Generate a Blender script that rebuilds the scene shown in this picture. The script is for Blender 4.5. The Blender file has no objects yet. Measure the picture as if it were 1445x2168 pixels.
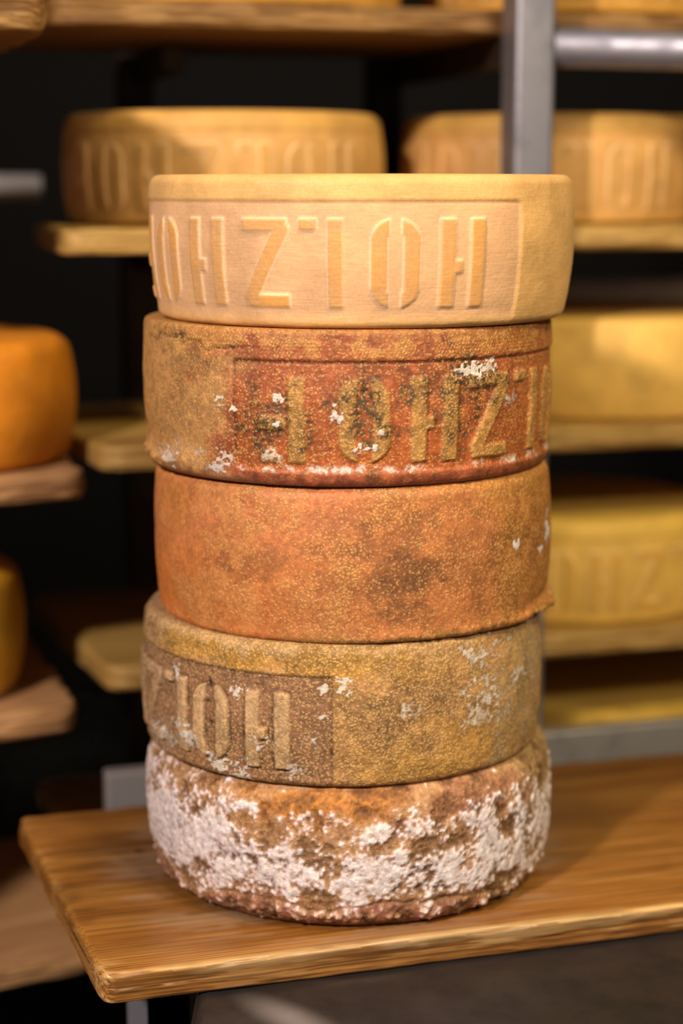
import bpy, math
import numpy as np
from mathutils import Vector, Matrix

# ------------------------------------------------------------------ camera, world, light, exposure
sc = bpy.context.scene
COL = sc.collection

cam_d = bpy.data.cameras.new('camera')
cam = bpy.data.objects.new('camera', cam_d)
COL.objects.link(cam)
cam.location = (0.0, -1.2, 0.45514)
cam.rotation_euler = (math.pi / 2 - 0.175917, 0, 0)
cam_d.sensor_fit = 'VERTICAL'
cam_d.sensor_height = 36.0
cam_d.sensor_width = 24.0
cam_d.lens = 64.2
cam_d.clip_start = 0.02
cam_d.dof.use_dof = True
cam_d.dof.focus_distance = 1.085
cam_d.dof.aperture_fstop = 2.8
sc.camera = cam

w = bpy.data.worlds.new('cellar_ambience')
sc.world = w
w.use_nodes = True
w.node_tree.nodes['Background'].inputs[0].default_value = (1.0, 0.90, 0.82, 1)
w.node_tree.nodes['Background'].inputs[1].default_value = 0.16


def area_light(name, loc, target, size, power, color):
    ld = bpy.data.lights.new(name, 'AREA')
    ld.shape = 'DISK'
    ld.size = size
    ld.energy = power
    ld.color = color
    o = bpy.data.objects.new(name, ld)
    COL.objects.link(o)
    o.location = loc
    o.rotation_euler = (Vector(target) - Vector(loc)).to_track_quat('-Z', 'Y').to_euler()
    return o


area_light('left_lamp', (-1.08, -1.93, 1.61), (0.0, 0.10, 0.24), 0.16, 62.0, (1.0, 0.84, 0.73))
area_light('right_fill', (0.98, -1.93, 1.58), (0.0, 0.10, 0.22), 0.30, 23.0, (1.0, 0.82, 0.66))  # added fill from the front right, no known source there
area_light('ceiling_lamp', (0.85, -1.05, 1.90), (0.05, 0.15, 0.20), 0.40, 25.0, (1.0, 0.82, 0.46))

sc.view_settings.view_transform = 'Standard'
sc.view_settings.look = 'None'
sc.view_settings.gamma = 1.0
sc.view_settings.use_curve_mapping = False
sc.view_settings.exposure = 0.16


# ------------------------------------------------------------------ numeric helpers
def lin(c):
    c = np.asarray(c, float) / 255.0
    return np.where(c <= 0.04045, c / 12.92, ((c + 0.055) / 1.055) ** 2.4)


def fbn(P, scale, seed=0, octv=4, gain=0.5):
    return np.clip((fbm(P, scale, seed, octv, gain) - 0.5) * 2.3, -0.6, 0.6)


def sstep(a, b, x):
    t = np.clip((x - a) / (b - a), 0, 1)
    return t * t * (3 - 2 * t)


def _hash(ix, iy, iz, seed):
    h = (ix.astype(np.int64) * 374761393 + iy.astype(np.int64) * 668265263
         + iz.astype(np.int64) * 2147483647 + seed * 1274126177) & 0xFFFFFFFF
    h = ((h ^ (h >> 13)) * 1274126177) & 0xFFFFFFFF
    h = ((h ^ (h >> 16)) * 2246822519) & 0xFFFFFFFF
    h = h ^ (h >> 15)
    return (h & 0xFFFFFF) / float(0xFFFFFF)


def vnoise(P, scale, seed=0):
    Q = P * scale + 137.3
    I = np.floor(Q).astype(np.int64)
    F = Q - I
    F = F * F * F * (F * (F * 6 - 15) + 10)
    r = 0.0
    for dx in (0, 1):
        wx = F[:, 0] if dx else 1 - F[:, 0]
        for dy in (0, 1):
            wy = F[:, 1] if dy else 1 - F[:, 1]
            for dz in (0, 1):
                wz = F[:, 2] if dz else 1 - F[:, 2]
                r = r + wx * wy * wz * _hash(I[:, 0] + dx, I[:, 1] + dy, I[:, 2] + dz, seed)
    return r


def fbm(P, scale, seed=0, octv=4, gain=0.5):
    a, s, t = 1.0, 0.0, 0.0
    for k in range(octv):
        s = s + a * vnoise(P, scale * 2.03 ** k, seed + 17 * k)
        t += a
        a *= gain
    return s / t


def worley(P, scale, seed=0, jitter=1.0):
    Q = P * scale + 57.1
    I = np.floor(Q).astype(np.int64)
    best = np.full(len(P), 9.0)
    rid = np.zeros(len(P))
    for dx in (-1, 0, 1):
        for dy in (-1, 0, 1):
            for dz in (-1, 0, 1):
                X, Y, Z = I[:, 0] + dx, I[:, 1] + dy, I[:, 2] + dz
                px = X + 0.5 + jitter * (_hash(X, Y, Z, seed) - 0.5) - Q[:, 0]
                py = Y + 0.5 + jitter * (_hash(X, Y, Z, seed + 5) - 0.5) - Q[:, 1]
                pz = Z + 0.5 + jitter * (_hash(X, Y, Z, seed + 9) - 0.5) - Q[:, 2]
                d = px * px + py * py + pz * pz
                m = d < best
                best = np.where(m, d, best)
                rid = np.where(m, _hash(X, Y, Z, seed + 31), rid)
    return np.sqrt(best), rid


def mixc(C, c, m):
    m = np.clip(m, 0, 1)[:, None]
    return C * (1 - m) + np.asarray(c)[None, :] * m


def blob(th, v, t0, v0, rt, rv, n=None, amt=0.5):
    d = np.sqrt(((th - t0) / rt) ** 2 + ((v - v0) / rv) ** 2)
    if n is not None:
        d = d + (n - 0.5) * 2 * amt
    return 1 - sstep(0.25, 1.15, d)


# ------------------------------------------------------------------ scene helpers
def tag(o, label=None, cat=None, group=None, kind=None):
    if label:
        o['label'] = label
    if cat:
        o['category'] = cat
    if group:
        o['group'] = group
    if kind:
        o['kind'] = kind
    return o


def empty(name, loc, rz=0.0):
    o = bpy.data.objects.new(name, None)
    COL.objects.link(o)
    o.location = loc
    o.rotation_euler = (0, 0, rz)
    o.empty_display_size = 0.05
    return o


def mesh_obj(name, V, Fq, mat, parent=None, smooth=True, cols=None, msk=None):
    """V (n,3); Fq a list of polygons or an (m,4) array."""
    me = bpy.data.meshes.new(name)
    V = np.asarray(V, dtype=np.float32)
    if isinstance(Fq, np.ndarray):
        n, k = Fq.shape
        loops = Fq.astype(np.int32).ravel()
        starts = np.arange(0, n * k, k, dtype=np.int32)
    else:
        loops = np.array([i for f in Fq for i in f], dtype=np.int32)
        ln = np.array([len(f) for f in Fq], dtype=np.int32)
        starts = np.concatenate([[0], np.cumsum(ln)[:-1]]).astype(np.int32)
    me.vertices.add(len(V))
    me.vertices.foreach_set('co', V.ravel())
    me.loops.add(len(loops))
    me.loops.foreach_set('vertex_index', loops)
    me.polygons.add(len(starts))
    me.polygons.foreach_set('loop_start', starts)
    me.update(calc_edges=True)
    me.validate()
    if smooth:
        me.polygons.foreach_set('use_smooth', np.ones(len(me.polygons), dtype=bool))
    for nm, A in (('Col', cols), ('msk', msk)):
        if A is not None:
            at = me.attributes.new(nm, 'FLOAT_COLOR', 'POINT')
            A4 = np.ones((len(V), 4), dtype=np.float32)
            A4[:, :A.shape[1]] = A
            at.data.foreach_set('color', A4.ravel())
    me.materials.append(mat)
    o = bpy.data.objects.new(name, me)
    COL.objects.link(o)
    if parent:
        o.parent = parent
    return o


def grid_faces(nr, nc, wrap=True):
    """rows nr, columns nc, row-major; normals outward for columns counter-clockwise, rows going up."""
    r = np.arange(nr - 1)[:, None]
    c = np.arange(nc if wrap else nc - 1)[None, :]
    c2 = (c + 1) % nc
    a = r * nc + c
    b = r * nc + c2
    d = (r + 1) * nc + c
    e = (r + 1) * nc + c2
    return np.stack([a, b, e, d], axis=-1).reshape(-1, 4)


# ------------------------------------------------------------------ materials
def new_mat(name):
    m = bpy.data.materials.new(name)
    m.use_nodes = True
    nt = m.node_tree
    return m, nt, nt.nodes['Principled BSDF']


def nd(nt, typ, **kw):
    n = nt.nodes.new(typ)
    for k, v in kw.items():
        if k.startswith('i_'):
            n.inputs[k[2:].replace('_', ' ')].default_value = v
        else:
            setattr(n, k, v)
    return n


def mixrgb(nt, a, b, fac, mode='MIX'):
    n = nt.nodes.new('ShaderNodeMix')
    n.data_type = 'RGBA'
    n.blend_type = mode
    for sock, v in ((n.inputs[0], fac), (n.inputs[6], a), (n.inputs[7], b)):
        if hasattr(v, 'is_output'):
            nt.links.new(v, sock)
        elif isinstance(v, (int, float)):
            sock.default_value = v
        else:
            sock.default_value = (*v, 1)
    return n.outputs[2]


def math_n(nt, op, a, b=0.0, c=None, clamp=False):
    n = nt.nodes.new('ShaderNodeMath')
    n.operation = op
    n.use_clamp = clamp
    for i, v in enumerate((a, b) if c is None else (a, b, c)):
        if hasattr(v, 'is_output'):
            nt.links.new(v, n.inputs[i])
        else:
            n.inputs[i].default_value = v
    return n.outputs[0]


def maprange(nt, x, a, b, c=0.0, d=1.0):
    n = nt.nodes.new('ShaderNodeMapRange')
    n.interpolation_type = 'SMOOTHSTEP'
    nt.links.new(x, n.inputs[0])
    for i, v in zip((1, 2, 3, 4), (a, b, c, d)):
        n.inputs[i].default_value = v
    return n.outputs[0]


def rind_material(name, gran_color, gran_scale=430.0, bump=0.35, rough=0.62, fine=0.16, sss=0.0, cloth=False,
                  white=(0.80, 0.74, 0.72)):
    """Rind: base colour in Col; msk = (granule amount, white mould amount, gloss)."""
    m, nt, bs = new_mat(name)
    tc = nd(nt, 'ShaderNodeTexCoord')
    col = nd(nt, 'ShaderNodeAttribute', attribute_name='Col')
    msk = nd(nt, 'ShaderNodeAttribute', attribute_name='msk')
    sep = nd(nt, 'ShaderNodeSeparateColor')
    nt.links.new(msk.outputs['Color'], sep.inputs[0])
    n1 = nd(nt, 'ShaderNodeTexNoise', i_Scale=520.0, i_Detail=4.0, i_Roughness=0.65)
    n2 = nd(nt, 'ShaderNodeTexNoise', i_Scale=95.0, i_Detail=5.0, i_Roughness=0.6)
    for n in (n1, n2):
        nt.links.new(tc.outputs['Object'], n.inputs['Vector'])
    f1 = maprange(nt, n1.outputs['Fac'], 0.25, 0.75, 1.0 - fine, 1.0 + fine)
    base = mixrgb(nt, col.outputs['Color'], f1, 1.0, 'MULTIPLY')
    # granules
    vo = nd(nt, 'ShaderNodeTexVoronoi', i_Scale=gran_scale)
    wob = nd(nt, 'ShaderNodeTexNoise', i_Scale=260.0, i_Detail=3.0)
    nt.links.new(tc.outputs['Object'], wob.inputs['Vector'])
    ofs = nd(nt, 'ShaderNodeVectorMath', operation='SCALE')
    nt.links.new(wob.outputs['Color'], ofs.inputs[0])
    ofs.inputs['Scale'].default_value = 0.0035
    add = nd(nt, 'ShaderNodeVectorMath', operation='ADD')
    nt.links.new(tc.outputs['Object'], add.inputs[0])
    nt.links.new(ofs.outputs[0], add.inputs[1])
    nt.links.new(add.outputs[0], vo.inputs['Vector'])
    g = maprange(nt, vo.outputs['Distance'], 0.12, 0.66, 1.0, 0.0)
    rnd = nd(nt, 'ShaderNodeSeparateColor')
    nt.links.new(vo.outputs['Color'], rnd.inputs[0])
    thr = math_n(nt, 'MULTIPLY_ADD', n2.outputs['Fac'], 1.5, -0.75)
    amt = math_n(nt, 'MULTIPLY_ADD', math_n(nt, 'SUBTRACT', sep.outputs[0], rnd.outputs[0]), 0.75, thr)
    amt = maprange(nt, amt, -0.35, 0.45, 0.0, 1.0)
    gm = math_n(nt, 'MULTIPLY', g, amt)
    gap = math_n(nt, 'MULTIPLY', math_n(nt, 'SUBTRACT', 1.0, g), sep.outputs[0])
    base = mixrgb(nt, base, (0.42, 0.36, 0.33), math_n(nt, 'MULTIPLY', gap, 0.6), 'MULTIPLY')
    base = mixrgb(nt, base, gran_color, math_n(nt, 'MULTIPLY', gm, 0.62))
    # fluffy white mould
    n3 = nd(nt, 'ShaderNodeTexNoise', i_Scale=330.0, i_Detail=6.0, i_Roughness=0.7)
    nt.links.new(tc.outputs['Object'], n3.inputs['Vector'])
    wm = math_n(nt, 'ADD', sep.outputs[1], math_n(nt, 'MULTIPLY_ADD', n3.outputs['Fac'], 1.3, -0.65))
    wm = maprange(nt, wm, 0.30, 0.72)
    base = mixrgb(nt, base, white, wm)
    nt.links.new(base, bs.inputs['Base Color'])
    bs.inputs['Roughness'].default_value = rough
    bs.inputs['Specular IOR Level'].default_value = 0.35
    if sss:
        bs.inputs['Subsurface Weight'].default_value = sss
        bs.inputs['Subsurface Radius'].default_value = (1.0, 0.5, 0.2)
        bs.inputs['Subsurface Scale'].default_value = 0.004
    hgt = math_n(nt, 'ADD', math_n(nt, 'MULTIPLY', gm, 0.55), math_n(nt, 'MULTIPLY', n1.outputs['Fac'], 0.8))
    hgt = math_n(nt, 'ADD', hgt, math_n(nt, 'MULTIPLY', wm, 0.5))
    if cloth:
        mp = nd(nt, 'ShaderNodeMapping')
        mp.inputs['Scale'].default_value = (60, 60, 900)
        nt.links.new(tc.outputs['Object'], mp.inputs['Vector'])
        n4 = nd(nt, 'ShaderNodeTexNoise', i_Scale=1.0, i_Detail=3.0)
        nt.links.new(mp.outputs[0], n4.inputs['Vector'])
        hgt = math_n(nt, 'ADD', hgt, math_n(nt, 'MULTIPLY', n4.outputs['Fac'], 0.7))
    bp = nd(nt, 'ShaderNodeBump', i_Strength=bump, i_Distance=0.0012)
    nt.links.new(hgt, bp.inputs['Height'])
    nt.links.new(bp.outputs[0], bs.inputs['Normal'])
    return m


def wood_material(name, light, mid, dark, scale=1.0, rough=0.5, bump=0.25, seed=0.0, coat=0.0):
    """Plank wood, grain along the object's X axis; msk = (bare splintered wood, dark knot, dirt or painted shade, pale dust)."""
    m, nt, bs = new_mat(name)
    tc = nd(nt, 'ShaderNodeTexCoord')
    msk = nd(nt, 'ShaderNodeAttribute', attribute_name='msk')
    sep = nd(nt, 'ShaderNodeSeparateColor')
    nt.links.new(msk.outputs['Color'], sep.inputs[0])

    def noise(sx, sy, sz, detail, rough_=0.6):
        mp = nd(nt, 'ShaderNodeMapping')
        mp.inputs['Scale'].default_value = (sx * scale, sy * scale, sz * scale)
        mp.inputs['Location'].default_value = (seed, seed * 1.7, seed * 0.6)
        nt.links.new(tc.outputs['Object'], mp.inputs['Vector'])
        n = nd(nt, 'ShaderNodeTexNoise', i_Scale=1.0, i_Detail=detail, i_Roughness=rough_)
        n.inputs['Distortion'].default_value = 0.3
        nt.links.new(mp.outputs[0], n.inputs['Vector'])
        return n.outputs['Fac']
    broad = noise(5, 28, 28, 4)
    fine = noise(3, 760, 760, 2, 0.5)
    blot = noise(14, 16, 16, 3)
    c = mixrgb(nt, mid, light, maprange(nt, broad, 0.35, 0.68))
    c = mixrgb(nt, c, dark, math_n(nt, 'MULTIPLY', maprange(nt, fine, 0.44, 0.62), 0.72))
    c = mixrgb(nt, c, dark, math_n(nt, 'MULTIPLY', maprange(nt, blot, 0.55, 0.80), 0.5))
    c = mixrgb(nt, c, (0.74, 0.47, 0.19), math_n(nt, 'MULTIPLY', sep.outputs[0], 0.8))
    c = mixrgb(nt, c, (0.035, 0.014, 0.006), sep.outputs[1])
    c = mixrgb(nt, c, (0.55, 0.44, 0.34), math_n(nt, 'MULTIPLY', sep.outputs[2], 0.6))
    nt.links.new(c, bs.inputs['Base Color'])
    bs.inputs['Roughness'].default_value = rough
    bs.inputs['Specular IOR Level'].default_value = 0.4
    if coat:
        bs.inputs['Coat Weight'].default_value = coat
        bs.inputs['Coat Roughness'].default_value = 0.25
    h = math_n(nt, 'ADD', fine, math_n(nt, 'MULTIPLY', broad, 0.5))
    bp = nd(nt, 'ShaderNodeBump', i_Strength=bump, i_Distance=0.0012)
    nt.links.new(h, bp.inputs['Height'])
    nt.links.new(bp.outputs[0], bs.inputs['Normal'])
    return m


def metal_material(name, color, rough=0.35, metallic=1.0, brush=0.12):
    m, nt, bs = new_mat(name)
    tc = nd(nt, 'ShaderNodeTexCoord')
    n = nd(nt, 'ShaderNodeTexNoise', i_Scale=24.0, i_Detail=6.0, i_Roughness=0.65)
    nt.links.new(tc.outputs['Object'], n.inputs['Vector'])
    c = mixrgb(nt, color, tuple(x * 0.6 for x in color), maprange(nt, n.outputs['Fac'], 0.4, 0.75))
    nt.links.new(c, bs.inputs['Base Color'])
    bs.inputs['Metallic'].default_value = metallic
    nt.links.new(maprange(nt, n.outputs['Fac'], 0.3, 0.7, rough - brush, rough + brush), bs.inputs['Roughness'])
    return m


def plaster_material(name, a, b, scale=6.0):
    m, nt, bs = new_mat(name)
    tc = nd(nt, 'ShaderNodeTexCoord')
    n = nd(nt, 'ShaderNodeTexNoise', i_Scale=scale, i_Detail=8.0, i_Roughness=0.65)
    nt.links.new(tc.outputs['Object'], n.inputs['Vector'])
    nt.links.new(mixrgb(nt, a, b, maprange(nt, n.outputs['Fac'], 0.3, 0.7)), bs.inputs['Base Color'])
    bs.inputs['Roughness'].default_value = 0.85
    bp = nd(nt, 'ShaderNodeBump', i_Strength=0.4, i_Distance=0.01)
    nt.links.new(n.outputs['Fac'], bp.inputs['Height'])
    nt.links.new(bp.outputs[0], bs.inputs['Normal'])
    return m


M_STEEL = metal_material('brushed_steel', (0.33, 0.33, 0.39), 0.5, 0.8)
M_GALV = metal_material('grey_painted_steel', (0.40, 0.38, 0.385), 0.5, 0.55, 0.1)
M_DARKSTEEL = metal_material('dark_steel', (0.028, 0.017, 0.011), 0.55, 0.2, 0.1)
M_RAIL = metal_material('light_galvanised_tube', (0.85, 0.80, 0.78), 0.45, 0.0, 0.1)


def table_material():
    m = metal_material('dark_table_steel_glint', (0.048, 0.042, 0.046), 0.36, 0.6, 0.1)
    nt = m.node_tree
    bs = nt.nodes['Principled BSDF']
    src = bs.inputs['Base Color'].links[0].from_socket
    tc = nd(nt, 'ShaderNodeTexCoord')
    # pale highlight painted into the colour on the left of the table top
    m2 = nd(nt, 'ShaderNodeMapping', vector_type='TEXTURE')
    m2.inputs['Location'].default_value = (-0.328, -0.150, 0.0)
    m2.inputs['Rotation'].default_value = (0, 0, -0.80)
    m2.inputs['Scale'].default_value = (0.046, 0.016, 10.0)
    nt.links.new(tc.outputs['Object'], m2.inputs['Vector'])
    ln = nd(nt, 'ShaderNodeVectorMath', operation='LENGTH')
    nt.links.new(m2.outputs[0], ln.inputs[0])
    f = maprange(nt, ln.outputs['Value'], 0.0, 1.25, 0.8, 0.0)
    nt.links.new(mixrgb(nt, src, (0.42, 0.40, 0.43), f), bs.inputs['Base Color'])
    return m


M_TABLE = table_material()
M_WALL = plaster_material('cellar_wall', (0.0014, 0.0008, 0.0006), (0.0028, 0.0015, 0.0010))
M_FLOOR = plaster_material('cellar_floor', (0.05, 0.045, 0.04), (0.08, 0.07, 0.06), 3.0)

M_WOOD = wood_material('oiled_larch_board', (0.46, 0.215, 0.048), (0.31, 0.118, 0.020), (0.11, 0.034, 0.007), rough=0.40, coat=0.2, bump=0.35)
M_SHELF = wood_material('shelf_spruce', (0.52, 0.335, 0.095), (0.41, 0.245, 0.06), (0.20, 0.09, 0.02), rough=0.6, seed=3.1)
M_DARK_SHADED = wood_material('dark_shaded_spruce', (0.24, 0.12, 0.026), (0.16, 0.068, 0.013), (0.08, 0.03, 0.008), rough=0.65, seed=5.3)  # darker spruce, with the upper left board's shade put into the colour
M_SHELF2 = wood_material('shelf_larch', (0.58, 0.34, 0.16), (0.45, 0.24, 0.10), (0.25, 0.11, 0.04), rough=0.6, seed=7.7)


# ------------------------------------------------------------------ the setting
def box(name, lo, hi, mat, parent=None, bevel=0.0):
    (x0, y0, z0), (x1, y1, z1) = lo, hi
    V = [(x0, y0, z0), (x1, y0, z0), (x1, y1, z0), (x0, y1, z0), (x0, y0, z1), (x1, y0, z1), (x1, y1, z1), (x0, y1, z1)]
    F = [(3, 2, 1, 0), (4, 5, 6, 7), (0, 1, 5, 4), (1, 2, 6, 5), (2, 3, 7, 6), (3, 0, 4, 7)]
    o = mesh_obj(name, V, F, mat, parent, smooth=False)
    if bevel:
        bv = o.modifiers.new('edge', 'BEVEL')
        bv.width = bevel
        bv.segments = 3
        for p in o.data.polygons:
            p.use_smooth = True
    return o


ZF = -0.95
tag(box('floor', (-3, -3, ZF - 0.05), (3, 3.8, ZF), M_FLOOR), kind='structure')
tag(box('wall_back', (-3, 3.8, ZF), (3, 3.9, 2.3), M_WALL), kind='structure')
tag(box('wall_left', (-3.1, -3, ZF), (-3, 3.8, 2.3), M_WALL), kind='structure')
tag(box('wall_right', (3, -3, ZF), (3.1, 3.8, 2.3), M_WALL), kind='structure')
tag(box('ceiling', (-3, -3, 2.3), (3, 3.8, 2.4), M_WALL), kind='structure')


# ------------------------------------------------------------------ boards
def board(name, mat, x0, x1, W, T, nx=200, shear0=0.0, corner=0.02, rough=0.0008, seed=0, bare=None, knots=(),
          edge=0.004, dust=None, stain_shade=None):
    """Plank: X along the grain, Y depth, Z thickness; top at z = 0, front edge at y = -W/2."""
    e = edge
    path = []

    def arc(cy_, cz_, a0, a1, n):
        for k in range(n):
            a = a0 + (a1 - a0) * k / (n - 1)
            path.append((cy_ + e * math.cos(a), cz_ + e * math.sin(a)))
    hy, hz = W / 2, T / 2
    # start at bottom middle, go to front (-y), up, over the top, back down
    NB, NF, NT_ = 16, 12, 70
    for y in np.linspace(0, -hy + e, NB, endpoint=False):
        path.append((y, -hz))
    arc(-hy + e, -hz + e, -math.pi / 2, -math.pi, 7)
    for z in np.linspace(-hz + e, hz - e, NF)[1:-1]:
        path.append((-hy, z))
    arc(-hy + e, hz - e, math.pi, math.pi / 2, 7)
    for y in np.linspace(-hy + e, hy - e, NT_)[1:-1]:
        path.append((y, hz))
    arc(hy - e, hz - e, math.pi / 2, 0, 7)
    for z in np.linspace(hz - e, -hz + e, NF)[1:-1]:
        path.append((hy, z))
    arc(hy - e, -hz + e, 0, -math.pi / 2, 7)
    for y in np.linspace(hy - e, 0, NB)[1:-1]:
        path.append((y, -hz))
    path = np.array(path)
    nc = len(path)
    # x stations, denser at the ends for rounding
    er = 0.005
    k = np.linspace(0, 1, 9)
    xs_in = np.linspace(x0 + er, x1 - er, nx)
    xs = np.concatenate([x0 + er * (1 - np.cos(k * math.pi / 2))[:-1], xs_in, x1 - er + er * np.sin(k * math.pi / 2)[1:]])
    V = []
    for x in xs:
        d0, d1 = x - x0, x1 - x
        d = min(d0, d1)
        inset = er - math.sqrt(max(er * er - max(er - d, 0) ** 2, 0.0)) if d < er else 0.0
        sy = (hy - inset) / hy
        if d < corner:
            sy *= (hy - (corner - math.sqrt(max(corner ** 2 - (corner - d) ** 2, 0)))) / hy
        sz = (hz - inset) / hz
        ring = np.empty((nc, 3))
        ring[:, 0] = x
        ring[:, 1] = path[:, 0] * sy
        ring[:, 2] = path[:, 1] * sz
        V.append(ring)
    V = np.concatenate(V)
    near0 = np.clip(1 - (V[:, 0] - x0) / 0.25, 0, 1)
    V[:, 0] += shear0 * (V[:, 1]) * near0
    # roughness of the sawn edges
    P = V * np.array([0.12, 1, 1])
    n = fbm(P, 70, seed, 4) - 0.5
    n2 = fbm(V * np.array([0.10, 1, 1]), 300, seed + 3, 3) - 0.5
    side = sstep(hy - 0.010, hy - 0.001, np.abs(V[:, 1]))
    endm = 1 - sstep(0.0, 0.012, np.minimum(V[:, 0] - x0, x1 - V[:, 0]))
    sm = np.maximum(side, endm)
    V[:, 1] += np.sign(V[:, 1]) * side * (n * 5 + n2 * 3.2) * rough
    V[:, 2] += np.where(V[:, 2] > 0, 1, 0) * sm * (n2 * 3 + n * 2 - 0.6) * rough
    V[:, 0] += endm * (n * 5 + n2 * 3) * rough
    msk = np.zeros((len(V), 3))
    msk[:, 0] = sm * sstep(0.03, 0.12, n2 + 0.3 * n) * 0.22
    msk[:, 1] = sm * sstep(0.05, 0.2, -n2 - 0.5 * n) * 0.25
    if bare is not None:
        msk[:, 0] = np.clip(msk[:, 0] + bare(V, n, n2), 0, 1)
    for (kx, ky, rx, ry) in knots:
        d = np.sqrt(((V[:, 0] - kx) / rx) ** 2 + ((V[:, 1] - ky) / ry) ** 2) + n * 0.8
        msk[:, 1] = np.maximum(msk[:, 1], (1 - sstep(0.5, 1.1, d)) * (V[:, 2] > 0))
    if stain_shade is not None:
        msk[:, 1] = np.maximum(msk[:, 1], stain_shade(V, n, n2))
    if dust is not None:
        msk[:, 2] = dust(V, n, n2)
    V[:, 2] -= hz
    nr = len(xs)
    F = grid_faces(nr, nc)[:, ::-1]
    c0, c1 = len(V), len(V) + 1
    V = np.concatenate([V, V[:nc].mean(0, keepdims=True), V[-nc:].mean(0, keepdims=True)])
    msk = np.concatenate([msk, [[0, 0, 0], [0, 0, 0]]])
    F = [tuple(f) for f in F]
    for i in range(nc):
        j = (i + 1) % nc
        F.append((c0, i, j))
        F.append((c1, (nr - 1) * nc + j, (nr - 1) * nc + i))
    o = mesh_obj(name, V, F, mat, msk=msk)
    import bmesh
    bm = bmesh.new()
    bm.from_mesh(o.data)
    bmesh.ops.recalc_face_normals(bm, faces=bm.faces)
    bm.to_mesh(o.data)
    bm.free()
    return o


T_ = 0.2933            # the rack, its shelves and the long board are turned by this angle


def SQ(s, q, z):
    return (s * math.cos(T_) - q * math.sin(T_), s * math.sin(T_) + q * math.cos(T_), z)


def place(o, s, q, z, rz=T_):
    o.location = SQ(s, q, z)
    o.rotation_euler = (0, 0, rz)
    return o


# the board that carries the stack: s from -0.198, depth q -0.1457 .. 0.149
def main_bare(V, n, n2):
    f = sstep(0.138, 0.147, -V[:, 1])
    strip = f * sstep(0.18, 0.24, V[:, 0]) * (1 - sstep(0.40, 0.46, V[:, 0])) * sstep(-0.006, 0.004, V[:, 2]) * 0.75
    corner = (1 - sstep(0.008, 0.030, np.hypot(V[:, 0] - 0.004, V[:, 1] + 0.147))) * sstep(-0.10, 0.06, n2 + n)
    tip = sstep(0.143, 0.147, -V[:, 1]) * sstep(0.0, 0.10, n) * 0.6
    return strip * sstep(-0.08, 0.05, n2 + n) + corner * 0.8 + tip


def main_dust(V, n, n2):
    d = np.hypot(V[:, 0] - 0.192, V[:, 1] + 0.003)
    return (1 - sstep(0.137, 0.175, d)) * sstep(0.0, 0.14, n + 0.5 * n2) * 0.30 * (V[:, 2] > 0)


def main_stain_shade(V, n, n2):
    m = fbn(V * np.array([0.45, 1, 1]), 16, 71, 4)
    d = np.hypot((V[:, 0] - 0.19) * 0.55, V[:, 1] - 0.02)
    s_ = (1 - sstep(0.06, 0.15, d + m * 0.05)) * 0.52
    s_ = s_ + 0.36 * sstep(0.30, 0.40, V[:, 0]) * sstep(-0.03, 0.03, V[:, 1] + m * 0.05)  # right rear of the board darkened where the stack's shade falls
    s_ = s_ * (1 - sstep(0.085, 0.115, -V[:, 1] + m * 0.02))
    face = sstep(0.1440, 0.1458, -V[:, 1]) * (V[:, 2] < 0.0078) * (0.34 + 0.30 * sstep(-0.12, 0.15, n + 0.03))  # front face darkened in colour to stand for its shade
    streak = sstep(0.16, 0.30, fbn(V * np.array([0.05, 1, 1]), 90, 73, 3)) * 0.25
    return np.clip((s_ + streak) * (V[:, 2] > 0) + face, 0, 0.6)


board_main = board('wooden_board', M_WOOD, 0.0, 1.0, 0.295, 0.019, nx=620, corner=0.012, rough=0.0008, seed=11, edge=0.003,
                   shear0=-0.045, bare=main_bare, knots=[(0.066, 0.050, 0.0065, 0.0045), (0.045, 0.043, 0.030, 0.0012),
                                          (0.012, 0.038, 0.012, 0.0012)], dust=main_dust, stain_shade=main_stain_shade)
place(board_main, -0.198, 0.0018, 0.0)
tag(board_main, 'long oiled wooden board carrying the stack of five cheese wheels', 'board')


# ------------------------------------------------------------------ moulded lettering
def sd_box(x, y, cx_, cy_, hx, hy, r=0.0):
    qx = np.abs(x - cx_) - hx + r
    qy = np.abs(y - cy_) - hy + r
    return np.hypot(np.maximum(qx, 0), np.maximum(qy, 0)) + np.minimum(np.maximum(qx, qy), 0) - r


def sd_seg(x, y, ax, ay, bx, by, hw):
    dx, dy = bx - ax, by - ay
    t = np.clip(((x - ax) * dx + (y - ay) * dy) / (dx * dx + dy * dy), 0, 1)
    return np.hypot(x - ax - t * dx, y - ay - t * dy) - hw


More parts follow.
